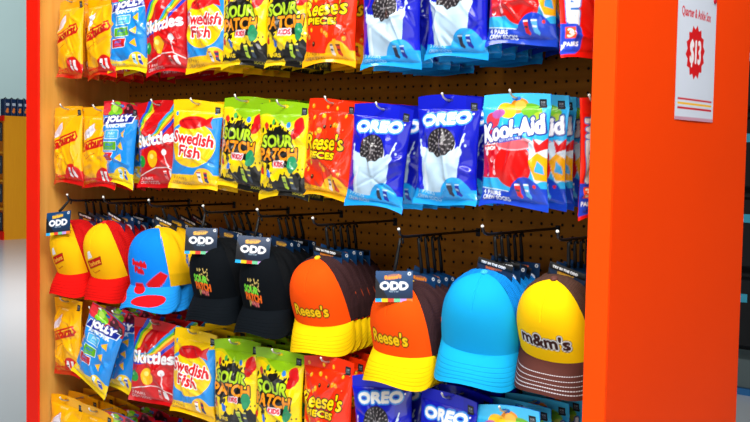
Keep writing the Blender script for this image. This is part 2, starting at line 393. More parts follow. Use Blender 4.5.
def art_sour(flip=0):
    a = Art(BW, BH, (252, 216, 0))
    m = (a.y > 7.0+.5*np.sin(a.x*1.2+.6)); a.fill(m, (140, 190, 14)); a.fill((a.y > 6.75+.5*np.sin(a.x*1.2+.6)) & ~m, (196, 206, 10), .8)
    a.blob(2.6, 5.4, 1.35, (20, 18, 14), 3, 9, .3, .75); a.blob(2.8, 4.1, 1.9, (20, 18, 14), 5, 13, .22, .75)
    rg = random.Random(4)
    for k in range(16): 
        x = rg.uniform(.3, 5.0); y = 5.75+rg.uniform(0, .95)*(1-abs(x-2.6)/2.8); a.ell(x, y, .09+rg.random()*.1, .12+rg.random()*.14, (20, 18, 14), rot=rg.uniform(-40, 40))
        a.ell(rg.uniform(.6, 4.9), rg.uniform(2.5, 3.0), .1+rg.random()*.08, .12+rg.random()*.2, (20, 18, 14))
    a.text('SOUR', 2.65, 4.98, 3.9, 1.05, (178, 214, 40), bold=.06, out=(20, 18, 14), ow=.13)
    a.text('PATCH', 2.75, 3.82, 4.7, 1.05, (248, 150, 20), bold=.06, out=(20, 18, 14), ow=.13)
    a.text('KIDS', 3.1, 2.95, 1.3, .42, (226, 30, 60), bold=.05, out=(245, 220, 225), ow=.1)
    for (x, y, c, r, z) in ((5.05, 6.1, (220, 20, 24), .62, 1), (4.9, 5.5, (200, 16, 20), .4, 2), (3.9, 6.45, (40, 130, 220), .22, 3), (1.0, 6.35, (216, 40, 30), .26, 4), (2.0, 6.75, (60, 170, 70), .2, 5), (4.9, 2.95, (30, 140, 90), .5, 6), (4.6, 2.6, (40, 150, 100), .3, 9), (.6, 2.35, (210, 40, 30), .25, 7), (1.75, 1.95, (30, 110, 220), .26, 8), (1.7, 2.3, (30, 110, 220), .18, 10)):
        a.blob(x, y, r, c, z, 5, .22, 1.25)
    e = 1.55+.18*np.sin(a.x*4.1)+.12*np.sin(a.x*9.7+1)+.5*np.clip((a.x-2.6)/1.2, 0, 1)-.55*np.clip((2.2-a.x)/1.4, 0, 1); a.fill(a.y < e, (22, 20, 18))
    for k in range(12): a.ell(rg.uniform(.3, 5.8), rg.uniform(1.3, 2.6), .07, .1, (22, 20, 18))
    a.fill((a.y < .55+.1*np.sin(a.x*3)) & (a.x < 2.6), (240, 200, 10))
    a.text('3 PAIRS', 1.25, 1.05, 1.8, .34, (250, 214, 20), rot=-5, bold=.03); a.text('CREW SOCKS', 1.35, .6, 2.1, .24, (30, 26, 16), rot=-5)
    sock_pics(a, 3.5, .75, (170, 200, 60), (60, 70, 84), 1.15, (230, 220, 90)); a.text('XXX'[:0] or 'SOCKS', 4.9, .35, 1.3, .2, (200, 190, 60))
    return a
def art_bits():
    a = Art(BW, BH, (238, 46, 4))
    rg = random.Random(11)
    for k in range(34):
        x, y = rg.uniform(.2, 5.8), rg.choice([rg.uniform(5.3, 8.2), rg.uniform(1.6, 2.9)]); c = rg.choice([(250, 180, 10), (60, 22, 10), (200, 24, 4), (250, 150, 10), (212, 30, 6)])
        r = rg.uniform(.13, .21); a.ell(x, y, r, r*1.25, c, rot=rg.uniform(-50, 50)); a.ell(x-r*.3, y+r*.4, r*.3, r*.3, (255, 220, 150), a=.7)
    a.text("Reese's", 2.85, 4.75, 4.9, 1.3, (255, 212, 0), rot=2, shear=.12, bold=.05, out=(40, 18, 6), ow=.11)
    a.text('PIECES', 2.7, 3.6, 3.4, .52, (255, 212, 0), bold=.04, out=(40, 18, 6), ow=.1)
    wave(a, 1.0, .12, (252, 180, 10), ph=2.2, k=1., bump=(4.3, .5, 1.45, 1.0))
    a.text('3 PAIRS', 1.4, .85, 1.7, .26, (120, 50, 10), rot=-2); a.text('CREW SOCKS', 1.6, .48, 2.2, .24, (120, 50, 10), rot=-2); sock_pics(a, 3.6, .7, (238, 226, 214), (200, 50, 20), .95, (70, 30, 14))
    return a
def art_cookie():
    a = Art(BW, BH, (14, 26, 196)); 
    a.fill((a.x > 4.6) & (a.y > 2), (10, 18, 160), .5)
    a.text('OREO', 3.0, 6.65, 4.5, .82, (255, 255, 255), rot=4, bold=.075, out=(60, 150, 240), ow=.13)
    a.ell(5.45, 7.05, .08, .08, (255, 255, 255))
    a.poly([(.7, 3.75), (4.75, 3.75), (4.35, .6), (1.1, .6)], (182, 210, 232)); a.poly([(.95, 3.7), (1.4, 3.7), (1.5, .6), (1.3, .6)], (214, 232, 244))
    for (x, y, r) in ((.8, 4.0, .32), (4.55, 4.1, .34), (4.95, 5.0, .13), (.5, 4.9, .12), (5.2, 4.6, .09), (4.15, 3.95, .3), (1.3, 3.9, .3), (.55, 4.35, .14)): a.ell(x, y, r, r*1.25, (202, 224, 240))
    a.line([(4.6, 4.0), (4.8, 4.7), (5.05, 5.5)], .12, (214, 232, 246)); a.line([(.75, 4.0), (.5, 4.7)], .11, (214, 232, 246))
    a.ell(2.75, 4.5, 1.42, 1.3, (226, 230, 234)); a.ell(2.7, 4.68, 1.4, 1.28, (38, 34, 38))
    for R, n, r in ((1.2, 20, .1), (.92, 14, .11), (.62, 9, .11), (.33, 5, .1)):
        for k in range(n):
            t = 2*pi*k/n+R; a.ell(2.7+R*cos(t), 4.68+R*.92*sin(t), r*.95, r*.55, (138, 132, 136), rot=math.degrees(t))
    a.line([(2.3, 4.68), (3.1, 4.68)], .12, (140, 134, 138)); a.line([(2.7, 4.4), (2.7, 4.96)], .09, (140, 134, 138))
    m = (a.y < 3.7+.55*np.clip((abs(a.x-2.7)-.2)/1.3, 0, 1)+.08*np.sin(a.x*7)) & (a.x > 1.0) & (a.x < 4.4) & (a.y > 3.2); a.fill(m, (192, 218, 236))
    wave(a, 1.05, .15, (28, 160, 236), ph=2.4, k=1., bump=(4.25, .55, 1.5, 1.05))
    a.text('3 PAIRS', 1.35, .9, 1.7, .26, (190, 230, 250), rot=-6); a.text('CREW SOCKS', 1.55, .5, 2.2, .24, (190, 230, 250), rot=-6); sock_pics(a, 3.55, .7, (36, 42, 66), (20, 40, 160), .95, (170, 205, 235))
    return a
def art_drink():
    a = Art(BW, BH, (44, 176, 236))
    a.fill((a.y > 7.2), (80, 200, 244), .6)
    for (x, y, rx, ry, c, r) in ((3.3, 7.5, .8, .6, (246, 150, 20), 0), (2.3, 7.15, .9, .55, (250, 196, 30), -20), (4.5, 7.1, 1.0, .55, (110, 180, 40), -15), (1.1, 6.4, .7, .6, (220, 60, 80), 0), (5.2, 6.6, .5, .4, (170, 200, 50), 0), (1.6, 6.9, .6, .35, (180, 90, 170), 10), (3.35, 7.55, .5, .36, (255, 190, 80), 0)): a.ell(x, y, rx, ry, c, rot=r)
    a.rect(1.2, 3.9, 2.2, 3.6, (214, 26, 40)); rg = random.Random(3)
    for k in range(26): a.ell(rg.uniform(.2, 2.2), rg.uniform(2.3, 5.3), .16, .2, rg.choice([(245, 190, 200), (236, 90, 100), (246, 230, 235), (190, 10, 30)]))
    a.text('TROPICAL', 1.05, 4.7, 1.5, .26, (255, 255, 255), rot=6, bold=.03); a.text('PUNCH', .95, 4.3, 1.1, .26, (255, 255, 255), rot=6, bold=.03)
    a.ell(3.3, 3.05, 1.75, 1.65, (222, 16, 14)); a.ell(3.3, 4.65, 1.75, .5, (238, 170, 180)); a.ell(3.3, 4.6, 1.55, .36, (214, 90, 100))
    a.poly([(4.6, 4.7), (5.3, 5.0), (6, 4.8), (6, 2.0), (5.3, 1.7), (4.9, 3.1)], (214, 232, 244)); a.poly([(5.0, 5.1), (5.5, 4.6), (6, 5.1), (6, 4.3), (5.3, 4.0)], (220, 30, 30)); a.poly([(4.8, 3.4), (5.4, 4.0), (6, 3.6), (6, 1.9), (5.3, 2.0)], (250, 176, 14)); a.poly([(5.4, 3.4), (5.8, 3.0), (5.9, 2.4), (5.3, 2.6)], (60, 170, 230))
    a.text('Kool-Aid', 2.95, 5.75, 5.5, 1.3, (255, 255, 255), rot=8, bold=.09, out=(16, 50, 150), ow=.12)
    a.rect(2.9, 4.98, 2.2, .3, (20, 70, 180), rot=8); a.text('SOFT DRINK MIX', 2.9, 4.98, 1.9, .17, (255, 255, 255), rot=8)
    wave(a, 1.25, .12, (24, 66, 196), ph=2.4, k=1., bump=(4.35, .55, 1.5, 1.1))
    a.line([(.1, 1.35), (1.5, 1.25), (2.8, 1.1)], .06, (230, 240, 250)); a.text('4 PAIRS', 1.2, .98, 1.7, .32, (240, 246, 255), rot=-5, bold=.03); a.text('CREW SOCKS', 1.6, .55, 2.5, .32, (240, 246, 255), rot=-5, bold=.03)
    sock_pics(a, 3.5, .7, (220, 30, 34), (90, 180, 236), 1.0, (240, 240, 245)); a.ell(5.2, 1.5, .14, .14, (226, 40, 40))
    return a
def art_twist():
    a = Art(BW, BH, (226, 8, 8)); a.fill(a.x < .22, (250, 60, 40), .5)
    a.text('TWIZZLERS', 1.05, 4.4, 5.4, .95, (235, 246, 255), rot=-90, bold=.12, out=(40, 120, 210), ow=.09)
    a.rect(.55, 1.3, 2.3, 2.2, (28, 66, 200), r=.7); a.rect(.75, 1.75, .8, .8, (250, 80, 30)); a.text('3', .75, 1.75, .4, .55, (255, 240, 220), bold=.04); a.text('PAIRS', .85, .95, 1.2, .3, (240, 245, 255), bold=.03)
    return a
ARTS = dict(chew=art_chew, hard=art_hard, rainbow=art_rainbow, fish=art_fish, sour=art_sour, bits=art_bits, cookie=art_cookie, drink=art_drink, twist=art_twist)
BACK = dict(chew=(250, 176, 0), hard=(24, 120, 210), rainbow=(180, 8, 12), fish=(250, 200, 0), sour=(240, 205, 0), bits=(226, 60, 6), cookie=(16, 24, 170), drink=(30, 120, 220), twist=(206, 8, 8))
for k in list(ARTS): ARTS[k] = ARTS[k]().soften(1)

# ------------------------------------------------------------------ the room
FX0, FX1, FY1 = -1000, 420, 1000
g = MB(); g.add([(FX0, -420, ZF), (FX1, -420, ZF), (FX1, FY1, ZF), (FX0, FY1, ZF)], [(0, 1, 2, 3)]); struct(g.build('floor', M_floor))
g = MB(); g.box(-1004, -1000, -420, 1004, ZF, 300); struct(g.build('wall_left', M_wall))
g = MB(); g.box(-1000, 420, 1000, 1004, ZF, 300); struct(g.build('wall_back', M_wall))

# ------------------------------------------------------------------ the gondola
XL0, XL1, XR0, XR1, YD = -29.03, -27.35, 39.92, 41.6, 12.8
ZT = 26.0
gon = empty('display_gondola', (0, 0, ZF))
tag(gon, 'pegboard shop gondola with an orange right end panel and a red-edged left end panel', 'display stand')
def rel(o):
    o.location = (0, 0, -ZF*I); return o
g = MB(); g.box(XL1, XR0, -.15, .15, ZF+6, ZT); rel(g.build('pegboard', M_peg, gon))
g = MB(); g.box(XL0+.1, XL1, -YD+.25, YD-.25, ZF, ZT); pl = rel(g.build('side_panel', M_lam, gon))
g = MB(); g.box(XL0, XL1+.67, -YD, -YD+.25, ZF, ZT, bev=.04); g.build('edge_trim', M_red, pl)['label'] = 'red front edge strip'
g = MB(); g.box(XR0, XR1-.12, -YD+.25, YD-.12, ZF, ZT); pr_ = rel(g.build('side_panel', M_lam, gon))
g = MB(); g.box(XR0-.02, XR1, -YD, -YD+.25, ZF, ZT, bev=.06); g.build('edge_trim', M_orange, pr_)['label'] = 'orange front edge strip'
g = MB(); g.box(XR1-.12, XR1, -YD+.26, YD, ZF, ZT, bev=.03); g.build('outer_skin', M_orange_side, pr_)['label'] = 'orange laminate outer face'
g = MB(); g.box(XL1, XR0, -YD+.5, YD-.5, ZF, ZF+6); rel(g.build('base_deck', M_lam, gon))

# the paper price sign on the outer face of the right panel
SW, SH = 7.5, 11.6
a = Art(SW, SH, (214, 222, 236), 40)
a.text('Quarter & Ankle Sox', 3.45, 8.15, 5.6, .8, (206, 18, 44), bold=.015, arc=.0)
n = 14; pts = []
for k in range(2*n):
    t = 2*pi*k/(2*n)+.12; r = 1.0 if k % 2 == 0 else .83; pts.append((3.35+1.85*r*cos(t), 5.25+2.12*r*sin(t)))
a.poly(pts, (214, 16, 22)); a.text('$13', 3.35, 5.15, 2.0, 2.0, (244, 240, 244), bold=.07)
a.rect(3.75, 1.6, 6.7, .17, (206, 24, 40)); a.rect(3.75, 1.26, 6.7, .17, (250, 190, 50)); a.rect(3.75, .92, 6.7, .17, (206, 24, 40))
a.rect(3.75, .1, 7.5, .3, (204, 150, 170)); a.soften(1)
nx, ny = 150, 230
u, v = np.meshgrid(np.linspace(0, 1, nx), np.linspace(0, 1, ny))
cu = .12*np.sin(u*pi)*(.4+.6*v)
P = np.stack([.05+cu.ravel(), (u*SW).ravel()-SW/2, (v*SH).ravel()], 1)
colf = a.sample(u*SW, v*SH).reshape(-1, 3)
P2 = P-np.array([.03, 0, 0]); vv = np.concatenate([P, P2]); cc = np.concatenate([colf, np.tile(lin((220, 224, 232)), (len(P), 1))])
sg = empty('price_sign', (XR1, 1.0, -3.3)); tag(sg, 'white paper $13 price sign taped to the orange end panel', 'sign')
o = mesh('paper', vv, np.concatenate([grid_faces(nx, ny), grid_faces(nx, ny, nx*ny, True)]), M_paper, sg, cols=cc)
g = MB(); g.ball((0, 0, 0), .26, sq=(.35, 1, 1)); o = g.build('thumb_tack', mat('tack_red', (190, 16, 40), .3), sg, True); o.location = (.14*I, 3.2*I, 9.65*I)

# ------------------------------------------------------------------ peg hooks
def make_hook(name, dark):
    r = empty(name); L = 11.75
    g = MB(); g.tube([(0, -.15, 0), (0, -L+1.1, 0), (0, -L+.6, .04), (0, -L+.2, .22), (0, -L, .62 if dark else .46)], .115 if dark else .085, 8); g.build('wire', M_wire if dark else M_clear, r, True)
    g = MB(); g.ball((0, -L, .66 if dark else .5), .13 if dark else .1); o = g.build('tip', M_tip, r, True); o['label'] = 'white ball tip'
    g = MB(); g.box(-.22, .22, -.26, -.152, -.5, .25, bev=.04); g.build('back_plate', M_wire, r)
    return r
HP_d = make_hook('peg_hook', True); HP_l = make_hook('peg_hook', False); used = {}
def hook(x, z, dark, label, group):
    p = HP_d if dark else HP_l
    if dark in used: p = copy_tree(p)
    used[dark] = 1
    p.location = (x*I, 0, z*I); tag(p, label, 'hook', group); return p

# ------------------------------------------------------------------ sock bags
HOLE_V = (BH-.42)/BH
def bag_surface(seed, T=1.85, wr=1.0):
    rg = np.random.RandomState(seed)
    ks = [(rg.uniform(2, 9)*rg.choice([-1, 1]), rg.uniform(2, 11)*rg.choice([-1, 1]), rg.uniform(0, 6.3), rg.uniform(.012, .045)) for _ in range(9)]
    rid = [(rg.uniform(-.9, .9), rg.uniform(.1, .85), rg.uniform(-1.4, 1.4), rg.uniform(.045, .1), rg.uniform(.12, .4), rg.choice([1, 1, -.8])) for _ in range(14)]
    p0, p1, skew, lean = rg.uniform(0, 6.3), rg.uniform(.06, .16), rg.uniform(-.15, .15), rg.uniform(-.1, .15)
    def S(u, v, side):
        a = 2*u-1; v0, v1 = .05, .87
        q = np.clip((v-v0)/(v1-v0), 0, 1)
        prof = np.clip(4*q*(1-q), 0, 1)**.5*(1.08-.42*q)
        edge = np.clip(1-np.abs(a)**3.0, 0, 1)**.62
        t = T/2*prof*edge*(1+skew*a)
        x = BW/2*a*(1-.095*prof-.025*np.clip((v-v1)/.02, 0, 1))
        wn = np.zeros_like(a)
        for kx, ky, ph, am in ks: wn += am*np.sin(kx*a+ky*v*2+ph)
        for cx, cz, sl, wd, le, am in rid:
            d = (a-cx)*np.cos(sl)+(v-cz)*2.8*np.sin(sl); l = -(a-cx)*np.sin(sl)+(v-cz)*2.8*np.cos(sl)
            wn += .15*am*np.exp(-(d/wd)**2-(l/(le*2.2))**2)
        # puckers running in from the seals and side folds
        wn += .05*np.sin(a*17+p0)*np.exp(-((v-v0)/.07)**2)+.045*np.sin(a*13+p0*2)*np.exp(-((v-v1)/.06)**2)
        wn *= wr*np.clip(prof*1.4, 0, 1)*np.clip(edge*1.4, 0, 1)
        bot = np.clip((v0+.06-v)/(v0+.06), 0, 1)
        y = -side*t-(wn if side > 0 else -wn*.5)-bot*(.22+p1*1.6*np.sin(2.6*a+p0))
        y += .12*np.sin(1.3*a+p0)*np.clip((v-v1)/.13, 0, 1)
        if side < 0: y = np.maximum(y, -side*.0-.02*0+y*0-bot*(.22+p1*1.6*np.sin(2.6*a+p0))+.02)
        z = BH*(v-HOLE_V)+(.17*np.sin(2.4*a+p0)-.2*np.abs(a)**3)*bot+(.08*np.sin(1.7*a+p0*1.7)-.2*a*a)*np.clip((v-v1)/.13, 0, 1)
        return np.stack([x, y, z], -1)
    return S
V_B, V_H = .045, .895
def bag_piece(name, kind, S, va, vb, ppi, parent, hole=False):
    A = ARTS[kind]; nx = max(int(BW*ppi), 8); ny = max(int(BH*(vb-va)*ppi), 4)
    u, v = np.meshgrid(np.linspace(0, 1, nx), np.linspace(va, vb, ny))
    F = S(u, v, 1).reshape(-1, 3); cf = A.sample(u*BW, v*BH).reshape(-1, 3)
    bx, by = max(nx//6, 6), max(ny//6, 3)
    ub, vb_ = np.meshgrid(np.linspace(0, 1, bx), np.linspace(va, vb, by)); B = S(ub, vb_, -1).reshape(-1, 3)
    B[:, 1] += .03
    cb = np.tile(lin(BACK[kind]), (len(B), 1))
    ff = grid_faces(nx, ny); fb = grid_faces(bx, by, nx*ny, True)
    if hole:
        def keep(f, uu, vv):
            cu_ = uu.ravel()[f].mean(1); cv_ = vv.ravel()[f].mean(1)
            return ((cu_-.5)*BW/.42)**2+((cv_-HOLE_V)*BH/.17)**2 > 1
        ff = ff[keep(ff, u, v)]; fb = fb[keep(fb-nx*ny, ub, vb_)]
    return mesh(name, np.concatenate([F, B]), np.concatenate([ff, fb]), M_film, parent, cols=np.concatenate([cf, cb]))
def sticker(S, parent, kind):
    a = Art(.62, .72, (30, 34, 44), 40); a.rect(.31, .36, .5, .6, (16, 18, 24)); a.text('ODD', .31, .45, .4, .16, (190, 200, 210)); a.text('SOX', .31, .22, .4, .16, (150, 160, 175))
    u, v = np.meshgrid(np.linspace(0, 1, 24), np.linspace(0, 1, 28))
    uu = (BW-.95+u*.62)/BW; vv = (BH-1.2+v*.72)/BH
    P = S(uu, vv, 1).reshape(-1, 3); P[:, 1] -= .025
    return mesh('size_sticker', P, grid_faces(24, 28), M_sticker, parent, cols=a.sample(u*.62, v*.72).reshape(-1, 3))
def make_bag(kind, seed, ppi, T=1.8, stick=True):
    if kind == 'twist': T = .75
    r = empty('sock_bag'); S = bag_surface(seed, T)
    bag_piece('pouch', kind, S, V_B, V_H, ppi, r)
    bag_piece('hanging_header', kind, S, V_H, 1.0, ppi, r, True)
    bag_piece('bottom_seal', kind, S, 0.0, V_B, ppi, r)
    if stick and kind != 'twist': sticker(S, r, kind)
    return r

LOOK = dict(chew='golden sock bag with red lettered ribbon', hard='bright blue sock bag with candies and fruit', rainbow='red sock bag with rainbow stripe',
            fish='yellow and blue sock bag with red fish', sour='yellow sock bag with black splats', bits='orange-red sock bag with yellow script',
            cookie='royal blue sock bag with cookie', drink='sky blue sock bag with fruit', twist='red sock bag with sideways lettering')
SHORT = dict(chew='golden', hard='bright blue', rainbow='rainbow-striped red', fish='yellow and blue fish', sour='yellow black-splat', bits='orange-red', cookie='royal blue', drink='sky blue', twist='sideways-lettered red')
#        kind     hook x  which of twins
SLOTS = [('chew', -24.0, 'left '), ('chew', -18.6, 'right '), ('hard', -14.4, ''), ('rainbow', -8.6, ''), ('fish', -2.6, ''), ('sour', 3.0, 'left '), ('sour', 8.7, 'right '),
         ('bits', 14.4, ''), ('cookie', 20.3, 'left '), ('cookie', 26.6, 'right '), ('drink', 32.7, ''), ('twist', 37.4, '')]
ROWS = [('top row', 9.45, 9.45), ('row above the caps', -2.0, -1.95), ('row below the caps', -23.4, -26.0), ('bottom row', -34.2, -36.6)]
ORD = ['front', 'second', 'third', 'fourth', 'fifth']
# per-row tweaks of the front bag: slot -> (dx, dz, yaw, roll, dy)
TW = {
 (0, 0): (0.5, .0, -9, -1, 0), (0, 1): (0.4, -.1, -7, 1, 0), (0, 2): (1.3, .3, 6, -3, 0), (0, 3): (.8, -.1, 6, 3, 0), (0, 4): (1.0, 0, 2, 1, 0), (0, 5): (.6, .1, 3, 0, 0), (0, 6): (.6, -.1, 0, 0, 0), (0, 7): (-.2, -.1, 2, -2, 0), (0, 8): (.3, -.6, 4, 1, 0), (0, 9): (.6, -.1, 0, 0, 0), (0, 10): (.3, .6, 2, 0, 0), (0, 11): (.75, -.5, 61, 4, .6),
 (1, 0): (-.1, -.1, -4, 2, 0), (1, 1): (.4, -.3, 0, -2, 0), (1, 2): (-.4, .1, 0, -6, 0), (1, 3): (-.1, .1, 8, 3, 0), (1, 4): (-.2, .1, 12, -3, 0), (1, 5): (.3, .3, 2, -4, .5), (1, 6): (0, -.3, 3, 0, 0), (1, 7): (0, -.1, -3, -4, 0), (1, 8): (-.3, -.7, 4, -6, 0), (1, 9): (0, -.1, 2, -1, 0), (1, 10): (0, 0, 0, 0, 0), (1, 11): (1.8, -.5, 84, 0, 1.3),
 (2, 0): (-.05, .2, -6, 1, 0), (2, 1): (-.2, 0, 0, 1, 1.3), (2, 2): (-.4, .2, 2, -22, -1.5), (2, 3): (.0, .2, 14, -4, 0), (2, 4): (-.3, .2, 4, -2, 0), (2, 5): (-.1, .2, 3, 2, 0), (2, 6): (-.2, .3, 2, 0, 0), (2, 7): (0, .6, -2, 0, 0), (2, 8): (0, .2, 6, 5, 0), (2, 9): (.6, .1, -6, -3, 0), (2, 10): (-.2, .2, 0, 3, 0), (2, 11): (1.8, -.5, 84, 0, 1.3),
}
BEHIND = {}
for k in ARTS: BEHIND[k] = None
rng = random.Random(5)
def put_bag(b, x, y, z, yaw, roll, pitch=0):
    b.location = (x*I, y*I, z*I); b.rotation_euler = (rad(pitch), rad(-roll), rad(yaw))
SPACE = dict(drink=2.2)
for ri, (rname, zl, zr) in enumerate(ROWS):
    for si, (kind, hx, twin) in enumerate(SLOTS):
        if ri == 3 and si > 4: continue
        f = (hx+24)/(36.7+24); z = zl+(zr-zl)*f
        dx, dz, yaw, roll, dy = TW.get((ri, si), (rng.uniform(-.2, .2), rng.uniform(-.15, .15), rng.uniform(-4, 4), rng.uniform(-3, 3), 0))
        X = hx+dx
        grp = '%s sock bags on the %s' % (SHORT[kind], rname)
        hook(X, z+dz, False, 'pale peg hook holding the %s sock bags%s, %s' % (SHORT[kind], twin and ', '+twin.strip()+' peg', rname), 'wire hooks of the '+rname)
        ppi = 20 if ri < 3 else 14
        sd = 100*ri+si
        n_b = 1 if kind == 'twist' else 5 if ri < 3 else 3
        step = SPACE.get(kind, 1.95)
        for k in range(n_b):
            if k == 0:
                b = make_bag(kind, sd, ppi)
            else:
                if BEHIND[kind] is None:
                    BEHIND[kind] = make_bag(kind, 900+si, 12, 1.3); b = BEHIND[kind]
                else: b = copy_tree(BEHIND[kind])
            yy = -10.75+dy+k*step
            jx = 0 if k == 0 else rng.uniform(0 if si == 0 else -.25, .25); jz = 0 if k == 0 else rng.uniform(-.35, .1)
            jy = 0 if k == 0 else rng.uniform(-4, 4)
            X2 = X
            put_bag(b, X2+jx, yy, z+dz+jz*0, yaw+jy, roll*(1 if k == 0 else .3), 0)
            tag(b, '%s, %s%s, %s' % (LOOK[kind], twin and twin.strip()+' peg, ', ORD[k]+(' one' if k == 0 else ' back'), rname), 'bag', grp)

# ------------------------------------------------------------------ caps
CW, CF, CBK, CH = 3.46, 2.6, 3.5, 5.4            # half width, half length to the front, to the back, height
BL, BD = 2.45, .71                              # brim length and droop
def crown_pt(th, t):
    """th: angle from the front (-y) towards +x; t: 0 rim .. 1 button"""
    c, s = np.cos(th), np.sin(th)
    fr = np.clip(c, 0, 1)
    k = 2.7*fr+2.35*(1-fr)
    ang = t*pi/2
    rr = np.cos(ang)**(2/k); zz = np.sin(ang)**(2/k*(.92))
    ly = np.where(c > 0, CF, CBK)
    e = 2.25; den = (np.abs(c)**e+np.abs(s)**e)**(-1/e)
    x = CW*s*den*rr; y = -ly*c*den*rr
    z = CH*zz
    y = y-.42*fr*np.sin(pi*t**.85)
    return np.stack([x, y+.0*z, z], -1)
def brim_pt(ph, s):
    """ph -1..1 across the brim, s 0 at the crown .. 1 at the edge"""
    th = rad(68)*ph
    b = crown_pt(th, np.zeros_like(th))
    c, q = np.cos(th), np.sin(th)
    L = BL*np.sqrt(np.clip(1-np.abs(ph)**4.5, 0, 1))
    cv = .22*np.sin(s*pi)
    x = b[..., 0]+s*L*.22*q; y = b[..., 1]-(s*L*cos(BD)+cv*L*.35)*(.35+.65*c); z = -s*L*sin(BD)+cv*L*.1-.1*x*x*s
    return np.stack([x, y, z], -1)

CAPC = dict(
 chew=dict(front=(255, 190, 6), net=(196, 10, 10), brim=(222, 12, 8), btn=(222, 12, 8)),
 fish=dict(front=(10, 132, 236), net=(248, 190, 8), brim=(30, 150, 240), btn=(248, 190, 8)),
 sour=dict(front=(4, 9, 15), net=(6, 9, 13), brim=(4, 11, 18), btn=(6, 10, 15)),
 bits=dict(front=(255, 82, 4), net=(58, 34, 36), brim=(255, 208, 0), btn=(255, 200, 0)),
 drink=dict(front=(18, 168, 228), net=(8, 134, 222), brim=(18, 170, 230), btn=(50, 184, 236)),
 choc=dict(front=(255, 200, 0), net=(82, 56, 46), brim=(88, 48, 42), btn=(96, 50, 40)))
def cap_art(kind):
    a = Art(8.4, 6.4, CAPC[kind]['front'], 40); cx = 4.2
    if kind == 'chew':
        a.poly([(3.2, 2.3), (4.3, 2.6), (4.0, 3.3), (3.5, 3.15)], (240, 236, 240)); a.poly([(2.85, 1.1), (5.6, 1.85), (5.7, 2.75), (2.9, 2.0)], (200, 16, 16)); a.line([(2.85, 1.1), (5.6, 1.85), (5.7, 2.75), (2.9, 2.0), (2.85, 1.1)], .07, (140, 10, 10))
        a.text('Starburst', 4.3, 1.93, 2.4, .45, (255, 190, 60), rot=15, bold=.02); a.line([(3.3, .9), (3.6, .65), (4.9, 1.1)], .09, (190, 60, 20))
    if kind == 'fish':
        a.text('Swedish', 4.1, 2.35, 2.1, .55, (226, 16, 26), rot=-8, bold=.05, out=(170, 30, 60), ow=.05); a.text('Fish', 4.0, 1.65, 1.3, .55, (226, 16, 26), rot=-8, bold=.05, out=(170, 30, 60), ow=.05)
        a.poly([(4.7, .3), (6.7, 1.6), (7.3, 1.2), (6.9, .5), (6.4, 0), (4.9, 0)], (216, 20, 26)); a.ell(3.6, .1, .8, .3, (216, 20, 26))
    if kind == 'sour':
        rg = random.Random(2)
        for k in range(44): a.ell(4.2+rg.uniform(-1.25, 1.25), 2.0+rg.uniform(-.2, 1.15), .06, .08, (216, 190, 110))
        for k in range(12): a.ell(4.3+rg.uniform(-.8, .8), .55+rg.uniform(-.2, .4), .06, .08, (216, 190, 110))
        a.text('SOUR', 4.1, 2.1, 2.1, .72, (120, 220, 60), bold=.05, rot=-6); a.text('PATCH', 4.25, 1.3, 2.3, .75, (250, 110, 30), bold=.05, rot=-6); a.text('KIDS', 4.4, .65, 1.0, .36, (240, 110, 120), rot=-6, bold=.02)
    if kind == 'bits':
        a.text("Reese's", cx, 1.6, 4.1, 1.1, (255, 206, 20), bold=.045, shear=.1, out=(60, 26, 20), ow=.11)
    if kind == 'choc':
        a.text("m&m's", cx, 1.85, 4.5, 1.1, (60, 28, 24), bold=.085, rot=-2, out=(245, 245, 245), ow=.08, out2=(40, 20, 16), ow2=.05)
    return a.soften(1)
RING = None
